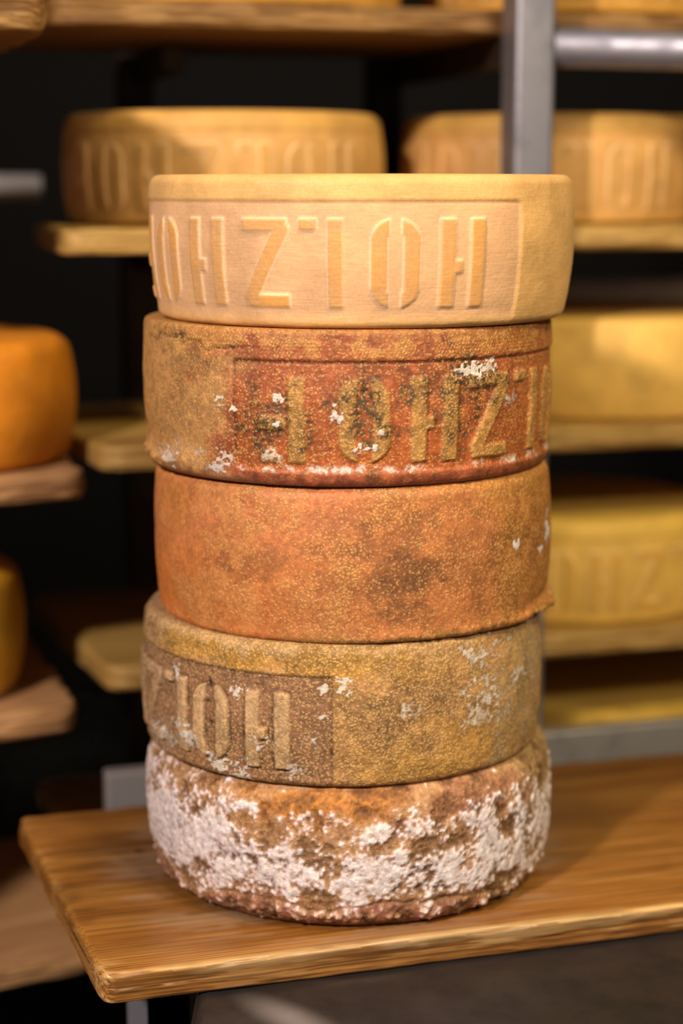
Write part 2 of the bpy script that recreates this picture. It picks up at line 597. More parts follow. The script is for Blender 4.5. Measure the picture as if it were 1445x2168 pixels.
def letter_sd(ch, x, y, W, H):
    """Signed distance (mm) to a stencil letter seen upside down, centred at 0."""
    sw = W * 0.33
    if ch == 'O':
        o = sd_box(x, y, 0, 0, W / 2, H / 2, W * 0.46)
        i = sd_box(x, y, 0, 0, W / 2 - sw, H / 2 - sw * 0.8, W * 0.14)
        ring = np.maximum(o, -i)
        return np.maximum(ring, W * 0.13 - np.abs(x))
    if ch == 'H':
        a = sd_box(x, y, -W / 2 + sw / 2, 0, sw / 2, H / 2, 0.6)
        b = sd_box(x, y, W / 2 - sw / 2, 0, sw / 2, H / 2, 0.6)
        c = sd_box(x, y, -W * 0.10, -H * 0.04, W * 0.09, H * 0.075, 0.5)
        return np.minimum(np.minimum(a, b), c)
    if ch == 'L':
        a = sd_box(x, y, W * 0.30, 0, sw * 0.52, H / 2, 0.6)
        b = sd_box(x, y, -W * 0.30, H / 2 - H * 0.065, W * 0.2, H * 0.065, 0.6)
        return np.minimum(a, b)
    if ch == 'Z':
        a = sd_box(x, y, -W * 0.04, H / 2 - H * 0.075, W * 0.50, H * 0.075, 0.8)
        b = sd_box(x, y, W * 0.02, -H / 2 + H * 0.075, W * 0.48, H * 0.075, 0.8)
        c = sd_seg(x, y, W * 0.36, H * 0.38, -W * 0.36, -H * 0.38, sw * 0.48)
        return np.minimum(np.minimum(a, b), c)
    if ch == 'F':
        a = sd_box(x, y, W * 0.30, 0, sw * 0.5, H / 2, 0.6)
        b = sd_box(x, y, -W * 0.28, -H / 2 + H * 0.07, W * 0.16, H * 0.07, 0.8)
        c = sd_box(x, y, -W * 0.20, -H * 0.04, W * 0.26, H * 0.08, 0.8)
        return np.minimum(np.minimum(a, b), c)


def lettering(th, v, R, h, letters, vb, vt, Wd):
    """Returns signed distance in mm."""
    H = (vt - vb) * h * 1000
    y = (v - (vb + vt) / 2) * h * 1000
    best = np.full(len(th), 50.0)
    for ch, t0 in letters:
        W = R * 1000 * math.radians(Wd if ch != 'L' else Wd * 0.92)
        x = R * 1000 * np.radians(th - t0)
        m = np.abs(x) < W * 0.9
        if m.any():
            best[m] = np.minimum(best[m], letter_sd(ch, x[m], y[m], W, H))
    return best


def panel_sd(th, v, R, h, t_lo, t_hi, v_lo, v_hi, r=3.0):
    x = R * 1000 * np.radians(th - (t_lo + t_hi) / 2)
    hx = R * 1000 * math.radians(t_hi - t_lo) / 2
    y = (v - (v_lo + v_hi) / 2) * h * 1000
    return sd_box(x, y, 0, 0, hx, (v_hi - v_lo) / 2 * h * 1000, r)


# ------------------------------------------------------------------ cheese wheels
def wheel(name, mat, h, Rm, Rb, Rt, eb, et, field, fine=0.5, vm=0.5, parent=None):
    """field(th_deg, v, P, part) -> (displacement mm, colour linear, msk).  th = 0 faces the viewer (-Y)."""
    z = np.linspace(0, h, 1600)
    v = z / h
    # quadratic through Rb, Rm, Rt
    A = np.array([[0, 0, 1], [vm * vm, vm, 1], [1, 1, 1]], float)
    q = np.linalg.solve(A, np.array([Rb, Rm, Rt]))
    r = q[0] * v * v + q[1] * v + q[2]
    r = r - np.where(z < eb, eb - np.sqrt(np.maximum(eb ** 2 - (eb - z) ** 2, 0)), 0)
    r = r - np.where(z > h - et, et - np.sqrt(np.maximum(et ** 2 - (et - (h - z)) ** 2, 0)), 0)
    prof = np.c_[r, z]
    fl = 0.010
    prof = np.concatenate([[[r[0] - fl, 0.0]], prof, [[r[-1] - fl, h]]])
    seg = np.hypot(*np.diff(prof, axis=0).T)
    L = np.concatenate([[0], np.cumsum(seg)])
    step = 0.0005 / fine if fine < 1 else 0.0005
    step = 0.00050 / fine
    nr = int(L[-1] / step)
    Ls = np.linspace(0, L[-1], nr)
    rr = np.interp(Ls, L, prof[:, 0])
    zz = np.interp(Ls, L, prof[:, 1])
    dr, dz = np.gradient(rr), np.gradient(zz)
    ln = np.hypot(dr, dz)
    nrm = np.c_[dz / ln, -dr / ln]
    ths = np.concatenate([np.arange(-100, 100, 0.24 / fine), np.arange(100, 260, 1.2)])
    nc = len(ths)
    TH, RR = np.meshgrid(ths, rr)
    ZZ = np.repeat(zz[:, None], nc, 1)
    thf = TH.ravel()
    a = np.radians(thf)
    R0 = RR.ravel()
    P = np.c_[R0 * np.sin(a), -R0 * np.cos(a), ZZ.ravel()]
    vv = ZZ.ravel() / h
    thw = np.where(thf > 180, thf - 360, thf)
    disp, C, K = field(thw, vv, P)
    # keep the resting faces flat
    flat = np.repeat(np.abs(nrm[:, 1])[:, None], nc, 1).ravel()
    disp = disp * (1 - 0.92 * sstep(0.80, 0.99, flat))
    NR = np.repeat(nrm[:, 0][:, None], nc, 1).ravel()
    NZ = np.repeat(nrm[:, 1][:, None], nc, 1).ravel()
    d = disp / 1000.0
    P2 = P + np.c_[NR * np.sin(a) * d, -NR * np.cos(a) * d, NZ * d]
    P2[:, 2] = np.clip(P2[:, 2], 0.0, h)
    V = [P2]
    Cs, Ks = [C], [K]
    F = [grid_faces(nr, nc)]
    base = len(P2)
    polys = []
    # caps
    for row, zc, up in ((0, 0.0, False), (nr - 1, h, True)):
        idx = row * nc + np.arange(nc)
        prev = idx
        for f in (0.6, 0.25):
            ring = np.c_[P2[idx, 0] * f, P2[idx, 1] * f, np.full(nc, zc)]
            new = base + np.arange(nc)
            V.append(ring)
            Cs.append(np.tile(C[idx].mean(0), (nc, 1)))
            Ks.append(np.tile(K[idx].mean(0), (nc, 1)))
            base += nc
            p2, n2 = np.roll(prev, -1), np.roll(new, -1)
            quad = np.stack([prev, p2, n2, new], -1) if up else np.stack([prev, new, n2, p2], -1)
            F.append(quad)
            prev = new
        V.append(np.array([[0, 0, zc]]))
        Cs.append(C[idx].mean(0, keepdims=True))
        Ks.append(K[idx].mean(0, keepdims=True))
        c = base
        base += 1
        p2 = np.roll(prev, -1)
        tri = np.stack([prev, p2, np.full(nc, c)], -1) if up else np.stack([prev, np.full(nc, c), p2], -1)
        polys.append(tri)
    V = np.concatenate(V)
    quads = np.concatenate(F)
    tris = np.concatenate(polys)
    faces = [tuple(f) for f in quads.tolist()] + [tuple(f) for f in tris.tolist()]
    return mesh_obj(name, V, faces, mat, parent, cols=np.concatenate(Cs), msk=np.concatenate(Ks))


def K3(n, g=0.0, w_=0.0, s=0.0):
    K = np.zeros((n, 3))
    K[:, 0] = g
    K[:, 1] = w_
    K[:, 2] = s
    return K


# --- fresh yellow wheel on top
def fresh_field(letters, t_end_lo, t_end_hi, base, panel, letter, seed, Wd=12.3, vb=0.135, vt=0.715, vtop=0.825,
                R=0.137, h=0.09, depth=1.15):
    def f(th, v, P):
        n = fbn(P, 45, seed, 4)
        nf = fbn(P * np.array([1, 1, 3.0]), 300, seed + 2, 2)
        pd = panel_sd(th, v, R, h, t_end_lo, t_end_hi, 0.03, vtop, 3.0)
        pin = 1 - sstep(-0.9, 0.9, pd)
        groove = np.exp(-((pd + 0.2) / 0.7) ** 2) * (v > 0.12)
        ls = lettering(th, v, R, h, letters, vb, vt, Wd)
        lm = 1 - sstep(-0.75, 0.75, ls)
        low = sstep(0.0, 0.12, v)
        disp = -depth * pin * low - 0.35 * groove + (depth * 1.05) * lm * pin + n * 0.5 + nf * 0.10
        C = np.tile(lin(base), (len(th), 1))
        C = mixc(C, lin(panel), pin * 0.9 * low)
        C = mixc(C, lin(letter), lm * (0.75 + 0.5 * n))
        rim = np.exp(-((ls - 0.2) / 0.55) ** 2)  # pale highlight put into the colour along the letter edges
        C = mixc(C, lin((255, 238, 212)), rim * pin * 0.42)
        C = C * (1 + 0.22 * n[:, None])
        return disp, C, K3(len(th))
    return f


M_FRESH = rind_material('fresh_yellow_rind', (0.75, 0.5, 0.22), bump=0.22, rough=0.55, fine=0.07, sss=0.15, cloth=True)
M_REDRIND = rind_material('red_smear_rind', (0.66, 0.40, 0.12), white=(0.70, 0.62, 0.56), gran_scale=540, bump=0.5, rough=0.5)
M_ORANGERIND = rind_material('orange_smear_rind', (0.72, 0.42, 0.13), gran_scale=540, bump=0.4, rough=0.5)
M_OLIVERIND = rind_material('olive_grey_rind', (0.66, 0.44, 0.16), white=(0.68, 0.60, 0.52), gran_scale=540, bump=0.55, rough=0.6)
M_MOULDRIND = rind_material('white_mould_rind', (0.55, 0.30, 0.10), gran_scale=400, bump=0.7, rough=0.75, fine=0.22)

top_letters = [('H', 25.5), ('O', 8.0), ('L', -10.2), ('Z', -24.7), ('H', -43.2), ('O', -61.0), ('F', -78.0)]
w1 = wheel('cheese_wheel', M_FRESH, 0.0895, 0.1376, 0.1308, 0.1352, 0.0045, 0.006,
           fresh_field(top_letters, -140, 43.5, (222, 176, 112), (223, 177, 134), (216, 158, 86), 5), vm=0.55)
w1.location = (0.0124, 0, 0.3735)
tag(w1, 'smooth pale yellow cheese wheel topmost on the stack of five', 'cheese', 'cheese wheels stacked on the board')


# --- red-brown wheel with mould-stained letters
def red_field(th, v, P):
    R, h = 0.1337, 0.0937
    N = len(th)
    n = fbn(P, 38, 21, 5)
    nm = fbn(P, 110, 22, 4)
    nh = fbn(P, 420, 23, 3)
    nb = nm * 0.6 + nh * 0.9
    ls = lettering(th, v, R, h, [('F', -17.4), ('O', 4.2), ('H', 23.0), ('Z', 40.8), ('L', 56.5), ('O', 73.5)], 0.155, 0.70, 13.4) + nm * 0.8
    lm = 1 - sstep(-0.8, 0.8, ls)
    pd = panel_sd(th, v, R, h, -31, 130, 0.10, 0.80, 2.5)
    pin = 1 - sstep(-0.7, 0.7, pd + nm * 0.5)
    groove = np.exp(-((pd + 0.3) / 0.7) ** 2) * (v > 0.2)
    tan, red, orange = lin((194, 146, 92)), lin((174, 96, 62)), lin((182, 98, 50))
    C = np.tile(red, (N, 1))
    C = mixc(C, orange, pin * (1 - sstep(0.2, 0.75, v)) * 0.8)
    left = (1 - sstep(-44, -22, th + n * 34)) * (1 - 0.7 * sstep(0.6, 0.9, v + n * 0.4) * sstep(-55, -35, th))
    C = mixc(C, tan, left * 0.95)
    right = sstep(38, 75, th + n * 30)
    C = mixc(C, lin((190, 120, 62)), right * 0.6)
    C = mixc(C, lin((186, 138, 78)), sstep(0.86, 0.97, v + nm * 0.2) * 0.55)
    C = mixc(C, lin((198, 152, 86)), lm * 0.85)
    # grey smudges in and round the letters
    for t0, v0, rt, rv, a in ((-20, 0.42, 8, 0.16, 0.75), (4.2, 0.44, 4.0, 0.30, 0.8), (5, 0.55, 9, 0.2, 0.35), (27, 0.60, 11, 0.24, 0.6),
                              (36, 0.68, 9, 0.12, 0.6), (-34, 0.5, 10, 0.25, 0.22), (-22, 0.35, 4, 0.06, 0.6), (-46, 0.72, 8, 0.09, 0.3)):
        b = blob(th, v, t0, v0, rt * 1.3, rv * 1.3, nm + 0.5, 0.7)
        C = mixc(C, lin((84, 66, 46)), np.minimum(b * a * 1.6, 0.95) * sstep(-0.30, 0.12, nh + 0.4 * nm))
    # little dark pits
    pits = ((29.5, 0.705, 1.3, 0.020), (4.2, 0.615, 0.7, 0.010))
    dp = np.zeros(N)
    for t0, v0, rt, rv in pits:
        dp = np.maximum(dp, blob(th, v, t0, v0, rt, rv))
    C = mixc(C, lin((24, 16, 10)), dp)
    # cracks below the upper rim, far left
    cr = np.exp(-((v - 0.905 + 0.05 * sstep(-60, -20, th) + nm * 0.06) / 0.010) ** 2) * sstep(-75, -62, th) * (1 - sstep(-32, -24, th)) * sstep(-0.25, 0.0, n + 0.15)
    C = mixc(C, lin((60, 42, 30)), cr * 0.85)
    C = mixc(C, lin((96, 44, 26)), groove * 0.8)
    # white spots
    wt = np.zeros(N)
    for t0, v0, rt, rv, a in ((-19, 0.565, 1.3, 0.022, 1), (-18.5, 0.40, 1.0, 0.018, 1), (-19, 0.20, 2.3, 0.035, 0.55), (-31, 0.475, 1.6, 0.02, 1), (-36, 0.53, 1.6, 0.035, .8),
                              (-3.2, 0.47, 1.2, 0.035, 1), (4.2, 0.26, 2.3, 0.03, 1), (39, 0.74, 3.2, 0.04, 1), (33, 0.735, 3.0, 0.03, .8), (48, 0.52, 2.0, 0.04, .55),
                              (7.6, 0.35, 1.0, 0.02, .7), (-48, 0.36, 4, 0.08, 0.25), (-52, 0.20, 3, 0.10, 0.42), (-45, 0.17, 4, 0.10, 0.42), (-36, 0.10, 2.4, 0.07, 0.7), (-58, 0.11, 4, 0.05, 0.6)):
        wt = np.maximum(wt, a * blob(th, v, t0, v0, rt * 1.35, rv * 1.35, nb + 0.5, 0.8))
    edge = np.exp(-((v - 0.105 - 0.03 * nm) / 0.034) ** 2) * sstep(-0.12, 0.40, n * 0.8 + nm * 1.1) * sstep(-38, -28, th)
    edge = np.maximum(edge, np.exp(-((v - 0.115) / 0.035) ** 2) * sstep(38, 46, th) * sstep(-0.2, 0.05, nm + 0.5 * n))
    wt = np.maximum(wt, edge * 0.58)
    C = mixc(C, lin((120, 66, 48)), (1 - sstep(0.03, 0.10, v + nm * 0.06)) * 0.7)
    gran = 0.62 + 0.25 * n - 0.5 * (1 - sstep(0.05, 0.15, v)) - left * 0.15 + lm * 0.1
    C = C * (1 + 0.22 * nm + 0.40 * nh)[:, None]
    # cloth dots on the upper rim
    gx = np.radians(th) * R * 1000 / 2.15
    gy = v * h * 1000 / 1.85
    row = np.floor(gy)
    fx = (gx + 0.5 * (row % 2)) % 1 - 0.5
    fy = gy % 1 - 0.5
    dots = (1 - sstep(0.18, 0.36, np.hypot(fx, fy))) * sstep(0.80, 0.84, v) * (1 - sstep(0.92, 0.95, v)) * sstep(-62, -50, th)
    dots = dots * sstep(-0.12, 0.08, nm * 0.8 + n + 0.06)
    C = mixc(C, lin((222, 172, 90)), dots * 0.75)
    disp = -1.3 * pin * sstep(0.02, 0.12, v) - 0.9 * groove + 1.7 * lm * pin + n * 0.6 + nm * 0.4 + nh * 0.18 + dots * 0.25 - cr * 1.2 - dp * 2.5 + wt * 0.3
    # ragged flange at the bottom left
    fl = np.exp(-((v - 0.10) / 0.055) ** 2) * (1 - sstep(-62, -38, th)) * sstep(-100, -85, th)
    disp = disp + fl * 2.0 * (1 + nm * 2) - 1.4 * np.exp(-((v - 0.24) / 0.07) ** 2) * (1 - sstep(-60, -30, th)) * sstep(-100, -85, th)
    disp = disp + 1.1 * np.exp(-((v - 0.085) / 0.05) ** 2) * sstep(-35, -20, th)
    return disp, np.clip(C, 0, 1), K3(N, gran, wt)


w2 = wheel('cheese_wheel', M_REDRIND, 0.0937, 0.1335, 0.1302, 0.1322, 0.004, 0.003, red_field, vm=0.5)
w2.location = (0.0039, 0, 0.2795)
w2.rotation_euler = (0, 0.0, 0)
tag(w2, 'red-brown cheese wheel with mould-stained raised letters under the yellow wheel', 'cheese', 'cheese wheels stacked on the board')


# --- plain orange wheel
def orange_field(th, v, P):
    N = len(th)
    n = fbn(P, 30, 41, 5)
    nm = fbn(P, 100, 42, 4)
    nh = fbn(P, 420, 43, 3)
    nb = nm * 0.6 + nh * 0.9
    C = np.tile(lin((198, 126, 76)), (N, 1))
    C = mixc(C, lin((208, 118, 54)), (1 - sstep(-55, 5, th + n * 30)) * (1 - sstep(0.2, 0.8, v)) * 0.7)
    C = mixc(C, lin((210, 128, 84)), blob(th, v, -25, 0.85, 30, 0.25, n + .5, .6) * 0.6)
    C = mixc(C, lin((190, 128, 64)), sstep(22, 70, th + n * 50 + v * 20) * 0.85)
    C = mixc(C, lin((182, 128, 66)), sstep(0.82, 1.0, v + nm * 0.2) * sstep(10, 50, th) * 0.8)
    C = mixc(C, lin((196, 130, 62)), blob(th, v, -58, 0.82, 10, 0.16, n + .5, .6) * 0.5)
    C = mixc(C, lin((196, 142, 84)), sstep(0.0, 0.35, n + 0.5 * nm) * 0.4)
    for t0, v0, rt, rv, a in ((10, 0.62, 9, 0.18, 0.55), (11, 0.34, 9, 0.17, 0.7), (3, 0.38, 12, 0.10, 0.35), (-30, 0.52, 9, 0.10, 0.5), (-36, 0.44, 7, 0.08, 0.3),
                              (33, 0.45, 14, 0.16, 0.4), (55, 0.5, 10, 0.25, 0.35), (-10, 0.75, 5, 0.08, 0.25)):
        C = mixc(C, lin((120, 80, 52)), blob(th, v, t0, v0, rt * 1.2, rv * 1.2, nm + n + .5, .55) * a * (0.8 + 0.8 * nh))
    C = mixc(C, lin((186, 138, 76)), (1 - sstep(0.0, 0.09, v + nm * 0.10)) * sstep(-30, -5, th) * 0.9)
    wt = np.zeros(N)
    for t0, v0, rt, rv, a in ((50.5, 0.55, 1.5, 0.045, 0.95), (74, 0.56, 4.0, 0.08, 0.95), (66, 0.44, 2.0, 0.04, 0.7), (61, 0.60, 1.0, 0.02, 0.5), (-48, 0.80, 1.2, 0.05, 0.35)):
        wt = np.maximum(wt, a * blob(th, v, t0, v0, rt, rv, nb + .5, .7))
    gran = 0.40 + 0.5 * n + 0.28 * sstep(-15, 10, th) + 0.10 * np.exp(-((v - 0.5) / 0.4) ** 2) - 0.22 * (1 - sstep(-40, -15, th))
    C = C * (1 + 0.20 * nm + 0.24 * nh)[:, None]
    disp = n * 0.8 + nm * 0.4 + nh * 0.12
    lip = np.exp(-((v - 0.035) / 0.04) ** 2)
    disp = disp + lip * (0.4 + 2.6 * sstep(45, 70, th) * (1 + 2.5 * nm)) * sstep(-80, -60, th) + lip * sstep(0, 12, th) * 0.8 * sstep(-0.1, 0.1, nm)
    disp = disp - 1.8 * np.exp(-((v - 0.10) / 0.05) ** 2) * sstep(50, 70, th)
    return disp, np.clip(C, 0, 1), K3(N, gran, wt)


w3 = wheel('cheese_wheel', M_ORANGERIND, 0.0960, 0.1316, 0.1284, 0.1288, 0.004, 0.007, orange_field, vm=0.5)
w3.location = (0.0078, 0, 0.1832)
w3.rotation_euler = (0, -0.006, 0)
tag(w3, 'plain orange cheese wheel without letters in the middle of the stack', 'cheese', 'cheese wheels stacked on the board')


# --- olive-grey wheel with the panel end in front
def olive_field(th, v, P):
    R, h = 0.1336, 0.0895
    N = len(th)
    n = fbn(P, 34, 61, 5)
    nm = fbn(P, 105, 62, 4)
    nh = fbn(P, 420, 63, 3)
    nb = nm * 0.6 + nh * 0.9
    ls = lettering(th, v, R, h, [('H', -20.2), ('O', -38.0), ('L', -52.5), ('Z', -66.5), ('H', -83)], 0.12, 0.66, 12.6) + nm * 0.9
    lm = 1 - sstep(-0.6, 0.6, ls)
    pd = panel_sd(th, v, R, h, -140, -2.4, -0.15, 0.785, 1.5)
    pin = 1 - sstep(-0.6, 0.6, pd + nm * 0.5)
    groove = np.exp(-((pd + 0.2) / 0.55) ** 2)
    C = np.tile(lin((188, 143, 92)), (N, 1))
    C = mixc(C, lin((198, 148, 62)), sstep(0.70, 0.86, v + n * 0.3) * (1 - sstep(10, 45, th + n * 30)) * sstep(-75, -50, th) * 0.8)
    C = mixc(C, lin((192, 144, 74)), (1 - sstep(0.05, 0.42, v + n * 0.4)) * sstep(0, 12, th) * 0.8)
    C = mixc(C, lin((180, 150, 102)), sstep(28, 60, th + n * 40) * 0.75)
    C = mixc(C, lin((146, 106, 80)), pin * 0.85)
    C = mixc(C, lin((198, 164, 122)), lm * pin * 0.85)
    C = mixc(C, lin((170, 138, 112)), (1 - sstep(-72, -52, th + n * 20)) * 0.65)
    C = mixc(C, lin((184, 154, 118)), sstep(0.90, 0.98, v + nm * 0.1) * (1 - sstep(5, 40, th)) * 0.7)
    for t0, v0, rt, rv, a in ((14, 0.50, 13, 0.26, 0.6), (4, 0.60, 6, 0.18, 0.35), (30, 0.62, 10, 0.14, 0.45), (-14, 0.92, 9, 0.06, 0.5), (10, 0.88, 20, 0.08, 0.3),
                              (-10, 0.12, 8, 0.14, 0.5), (-30, 0.38, 5, 0.2, 0.4), (40, 0.40, 9, 0.16, 0.35), (22, 0.08, 12, 0.08, 0.45), (58, 0.62, 8, 0.2, 0.35), (-5, 0.4, 4, .3, .3)):
        C = mixc(C, lin((98, 74, 50)), blob(th, v, t0, v0, rt, rv, nm + .5, .8) * min(a * 1.4, 0.85) * sstep(-0.25, 0.12, nh + nm))
    # dark clefts beside the letters
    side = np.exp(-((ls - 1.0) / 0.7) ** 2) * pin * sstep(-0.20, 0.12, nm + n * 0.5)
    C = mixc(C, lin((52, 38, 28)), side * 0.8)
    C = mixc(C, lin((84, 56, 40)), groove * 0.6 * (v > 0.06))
    pits = np.zeros(N)
    for t0, v0, rt, rv in ((-38.8, 0.52, 1.0, 0.022), (-38.3, 0.38, 0.8, 0.018), (-38.5, 0.66, 1.2, 0.05)):
        pits = np.maximum(pits, blob(th, v, t0, v0, rt, rv, nm + .5, .2))
    C = mixc(C, lin((20, 14, 10)), pits)
    wt = np.zeros(N)
    for t0, v0, rt, rv, a in ((-29, 0.62, 2.3, 0.05, .9), (1, 0.76, 2.0, 0.05, .85), (-5, 0.70, 1.5, 0.03, .7), (-4.5, 0.52, 1.5, 0.03, .7), (-44, 0.25, 4, 0.08, .6), (-36, 0.10, 3, 0.06, .9),
                              (-28, 0.06, 3, 0.06, .9), (-50, 0.3, 3, 0.05, .8), (-22, 0.3, 2, 0.04, .6), (-60, 0.12, 6, 0.12, .55), (40, 0.86, 6, 0.06, .6), (50, 0.82, 3, 0.04, .65), (37, 0.90, 3, .03, .6),
                              (41, 0.58, 5, 0.11, .62), (39, 0.44, 4, 0.10, .55), (50, 0.5, 5, 0.25, .42), (58, 0.66, 4, 0.08, .6), (18, 0.56, 2.5, 0.05, .5), (62, 0.3, 6, 0.1, .4), (-52, .68, 1.4, .06, .8), (70, .7, 6, .2, .45),
                              (-12, .1, 3, .05, .55), (-8, .33, 2, .04, .5)):
        wt = np.maximum(wt, a * blob(th, v, t0, v0, rt * 1.25, rv * 1.25, nb + .5, .9))
    gran = 0.85 + 0.35 * n - lm * 0.3 - 0.2 * sstep(35, 60, th)
    C = C * (1 + 0.35 * nm + 0.5 * nh)[:, None]
    # woven cloth print low on the plain side
    gx = np.radians(th) * R * 1000 / 2.1
    gy = v * h * 1000 / 1.8
    row = np.floor(gy)
    fx = (gx + 0.5 * (row % 2)) % 1 - 0.5
    fy = gy % 1 - 0.5
    dots = (1 - sstep(0.18, 0.40, np.hypot(fx, fy))) * sstep(0, 4, th) * (1 - sstep(0.30, 0.42, v + n * 0.3)) * (1 - sstep(30, 50, th)) * sstep(0.03, 0.08, v)
    C = mixc(C, lin((226, 176, 82)), dots * 0.5)
    tick = np.exp(-((th - 27.5) / 0.35) ** 2) * sstep(0.05, 0.08, v) * (1 - sstep(0.25, 0.30, v))
    C = mixc(C, lin((206, 166, 84)), tick * 0.6)
    disp = -1.5 * pin * sstep(-0.02, 0.08, v) - 0.6 * groove + 2.2 * lm * pin + n * 0.8 + nm * 0.5 + nh * 0.22 + dots * 0.3 - side * 1.2 - pits * 2.5 + wt * 0.3 + tick * 0.4
    disp = disp - 1.2 * np.exp(-((v - 0.76) / 0.03) ** 2) * (1 - sstep(-75, -60, th))
    return disp, np.clip(C, 0, 1), K3(N, gran, wt)


w4 = wheel('cheese_wheel', M_OLIVERIND, 0.0895, 0.1342, 0.1316, 0.1306, 0.005, 0.006, olive_field, vm=0.5)
w4.location = (0.0002, 0, 0.0936)
w4.rotation_euler = (0, 0.0, 0)
tag(w4, 'olive-brown cheese wheel with lettered panel ending in front, fourth from top', 'cheese', 'cheese wheels stacked on the board')


# --- the old wheel, thick with white mould
def mould_field(th, v, P):
    N = len(th)
    n = fbn(P, 30, 81, 5)
    nm = fbn(P, 85, 82, 5, 0.6)
    nh = fbn(P, 400, 83, 3)
    wd, rid = worley(P, 330, 84)
    wd2, rid2 = worley(P, 150, 85)
    C = np.tile(lin((178, 136, 98)), (N, 1))
    C = mixc(C, lin((188, 122, 54)), blob(th, v, -8, 0.90, 30, 0.18, nm + .5, .7) * 0.9)
    C = mixc(C, lin((166, 112, 84)), blob(th, v, 40, 0.88, 26, 0.20, nm + .5, .6) * 0.8)
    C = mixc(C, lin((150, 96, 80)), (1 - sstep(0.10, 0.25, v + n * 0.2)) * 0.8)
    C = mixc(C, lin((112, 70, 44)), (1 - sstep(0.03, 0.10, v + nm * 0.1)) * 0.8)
    C = mixc(C, lin((158, 132, 84)), sstep(48, 70, th + n * 30) * 0.7)
    C = mixc(C, lin((112, 78, 52)), sstep(0.05, 0.35, -nm) * 0.55)
    # mould layout
    lay = 0.30 + 0.42 * np.exp(-((v - 0.42) / 0.26) ** 2)
    lay = lay + 0.16 * (1 - sstep(-50, -18, th)) * sstep(0.3, 0.6, v) - 0.42 * sstep(0.80, 0.93, v) * sstep(-45, -25, th)
    lay = lay - 0.30 * (1 - sstep(0.12, 0.26, v)) + 0.13 * np.exp(-((v - 0.13) / 0.05) ** 2)
    for t0, v0, rt, rv, a in ((-7, 0.80, 8, 0.09, .42), (-40, 0.66, 10, 0.16, .25), (-22, 0.46, 13, 0.18, .3), (6, 0.42, 9, 0.16, .25), (14, 0.74, 5, 0.10, .42), (22, 0.72, 5, 0.06, .25),
                              (36, 0.74, 6, 0.10, .38), (40, 0.54, 4, 0.24, .55), (53, 0.62, 4, 0.2, .3), (24, 0.40, 8, 0.14, .2), (-58, 0.6, 8, 0.3, .25), (60, 0.75, 9, .2, .12),
                              (-24, 0.66, 6, 0.14, -.42), (12, 0.60, 16, 0.06, -.35), (34, 0.46, 4, 0.12, -.35), (48, 0.45, 4, 0.12, -.4), (-30, 0.74, 4, 0.1, -.4), (4, .75, 4, .07, -.3),
                              (-6, 0.36, 1.0, 0.085, -.8), (-3.2, 0.46, 0.9, 0.14, -.5), (5.5, .40, .8, .06, -.4), (62, .3, 8, .15, -.3), (-14, .22, 10, .04, -.3), (14, .22, 12, .03, -.3)):
        lay = lay + a * blob(th, v, t0, v0, rt, rv, nm + .5, .5)
    wm = sstep(0.36, 0.74, lay - 0.05 + nm * 0.80 + n * 0.25 + (0.5 - wd) * 0.42 + (0.5 - wd2) * 0.30 + nh * 0.45)
    # crumbly tan ring at the foot
    foot = np.exp(-((v - 0.09) / 0.05) ** 2) * sstep(0.45, 0.2, wd2) if False else np.exp(-((v - 0.10) / 0.05) ** 2) * (1 - sstep(0.25, 0.5, wd2))
    C = mixc(C, lin((196, 164, 132)), foot * 0.7)
    C = C * (1 + 0.55 * nm + 0.45 * nh)[:, None]
    W = lin((232, 221, 228))[None, :] * (1 + 0.42 * nh + 0.35 * nm + 0.16 * (rid - 0.5))[:, None]
    wc = wm * np.clip(0.86 + 0.5 * nh - 0.25 * sstep(0.45, 0.75, wd), 0, 1)
    C = C * (1 - wc[:, None]) + W * wc[:, None]
    lump = (1 - wd) * 0.9 + (1 - wd2) * 1.1
    disp = n * 1.6 + nm * 0.9 + nh * 0.30 + wm * (0.2 + lump * 0.55) + foot * 1.4 - 0.8 * sstep(0.15, 0.4, -nm)
    disp = disp - 1.2 * np.exp(-((v - 0.19 + n * 0.1) / 0.018) ** 2) * sstep(-60, -30, th)
    disp = disp - 1.0
    return disp, np.clip(C, 0, 1), K3(N, 0.30 + 0.3 * n - 0.6 * wm, wm * 0.45)


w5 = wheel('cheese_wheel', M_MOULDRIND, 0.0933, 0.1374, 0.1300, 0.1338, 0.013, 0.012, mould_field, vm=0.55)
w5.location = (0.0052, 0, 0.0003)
tag(w5, 'old brown cheese wheel crusted with white mould at the bottom of the stack', 'cheese', 'cheese wheels stacked on the board')


# ------------------------------------------------------------------ the table under the board
def prism(name, pts, z0, z1, mat, parent=None, bevel=0.0):
    n = len(pts)
    V = [(x, y, z0) for x, y in pts] + [(x, y, z1) for x, y in pts]
    F = [tuple(range(n))[::-1], tuple(range(n, 2 * n))] + [(i, (i + 1) % n, n + (i + 1) % n, n + i) for i in range(n)]
    o = mesh_obj(name, V, F, mat, parent, smooth=False)
    if bevel:
        b = o.modifiers.new('edge', 'BEVEL')
        b.width = bevel
        b.segments = 4
        for p in o.data.polygons:
            p.use_smooth = True
        o.modifiers.new('shade', 'WEIGHTED_NORMAL')
    return o


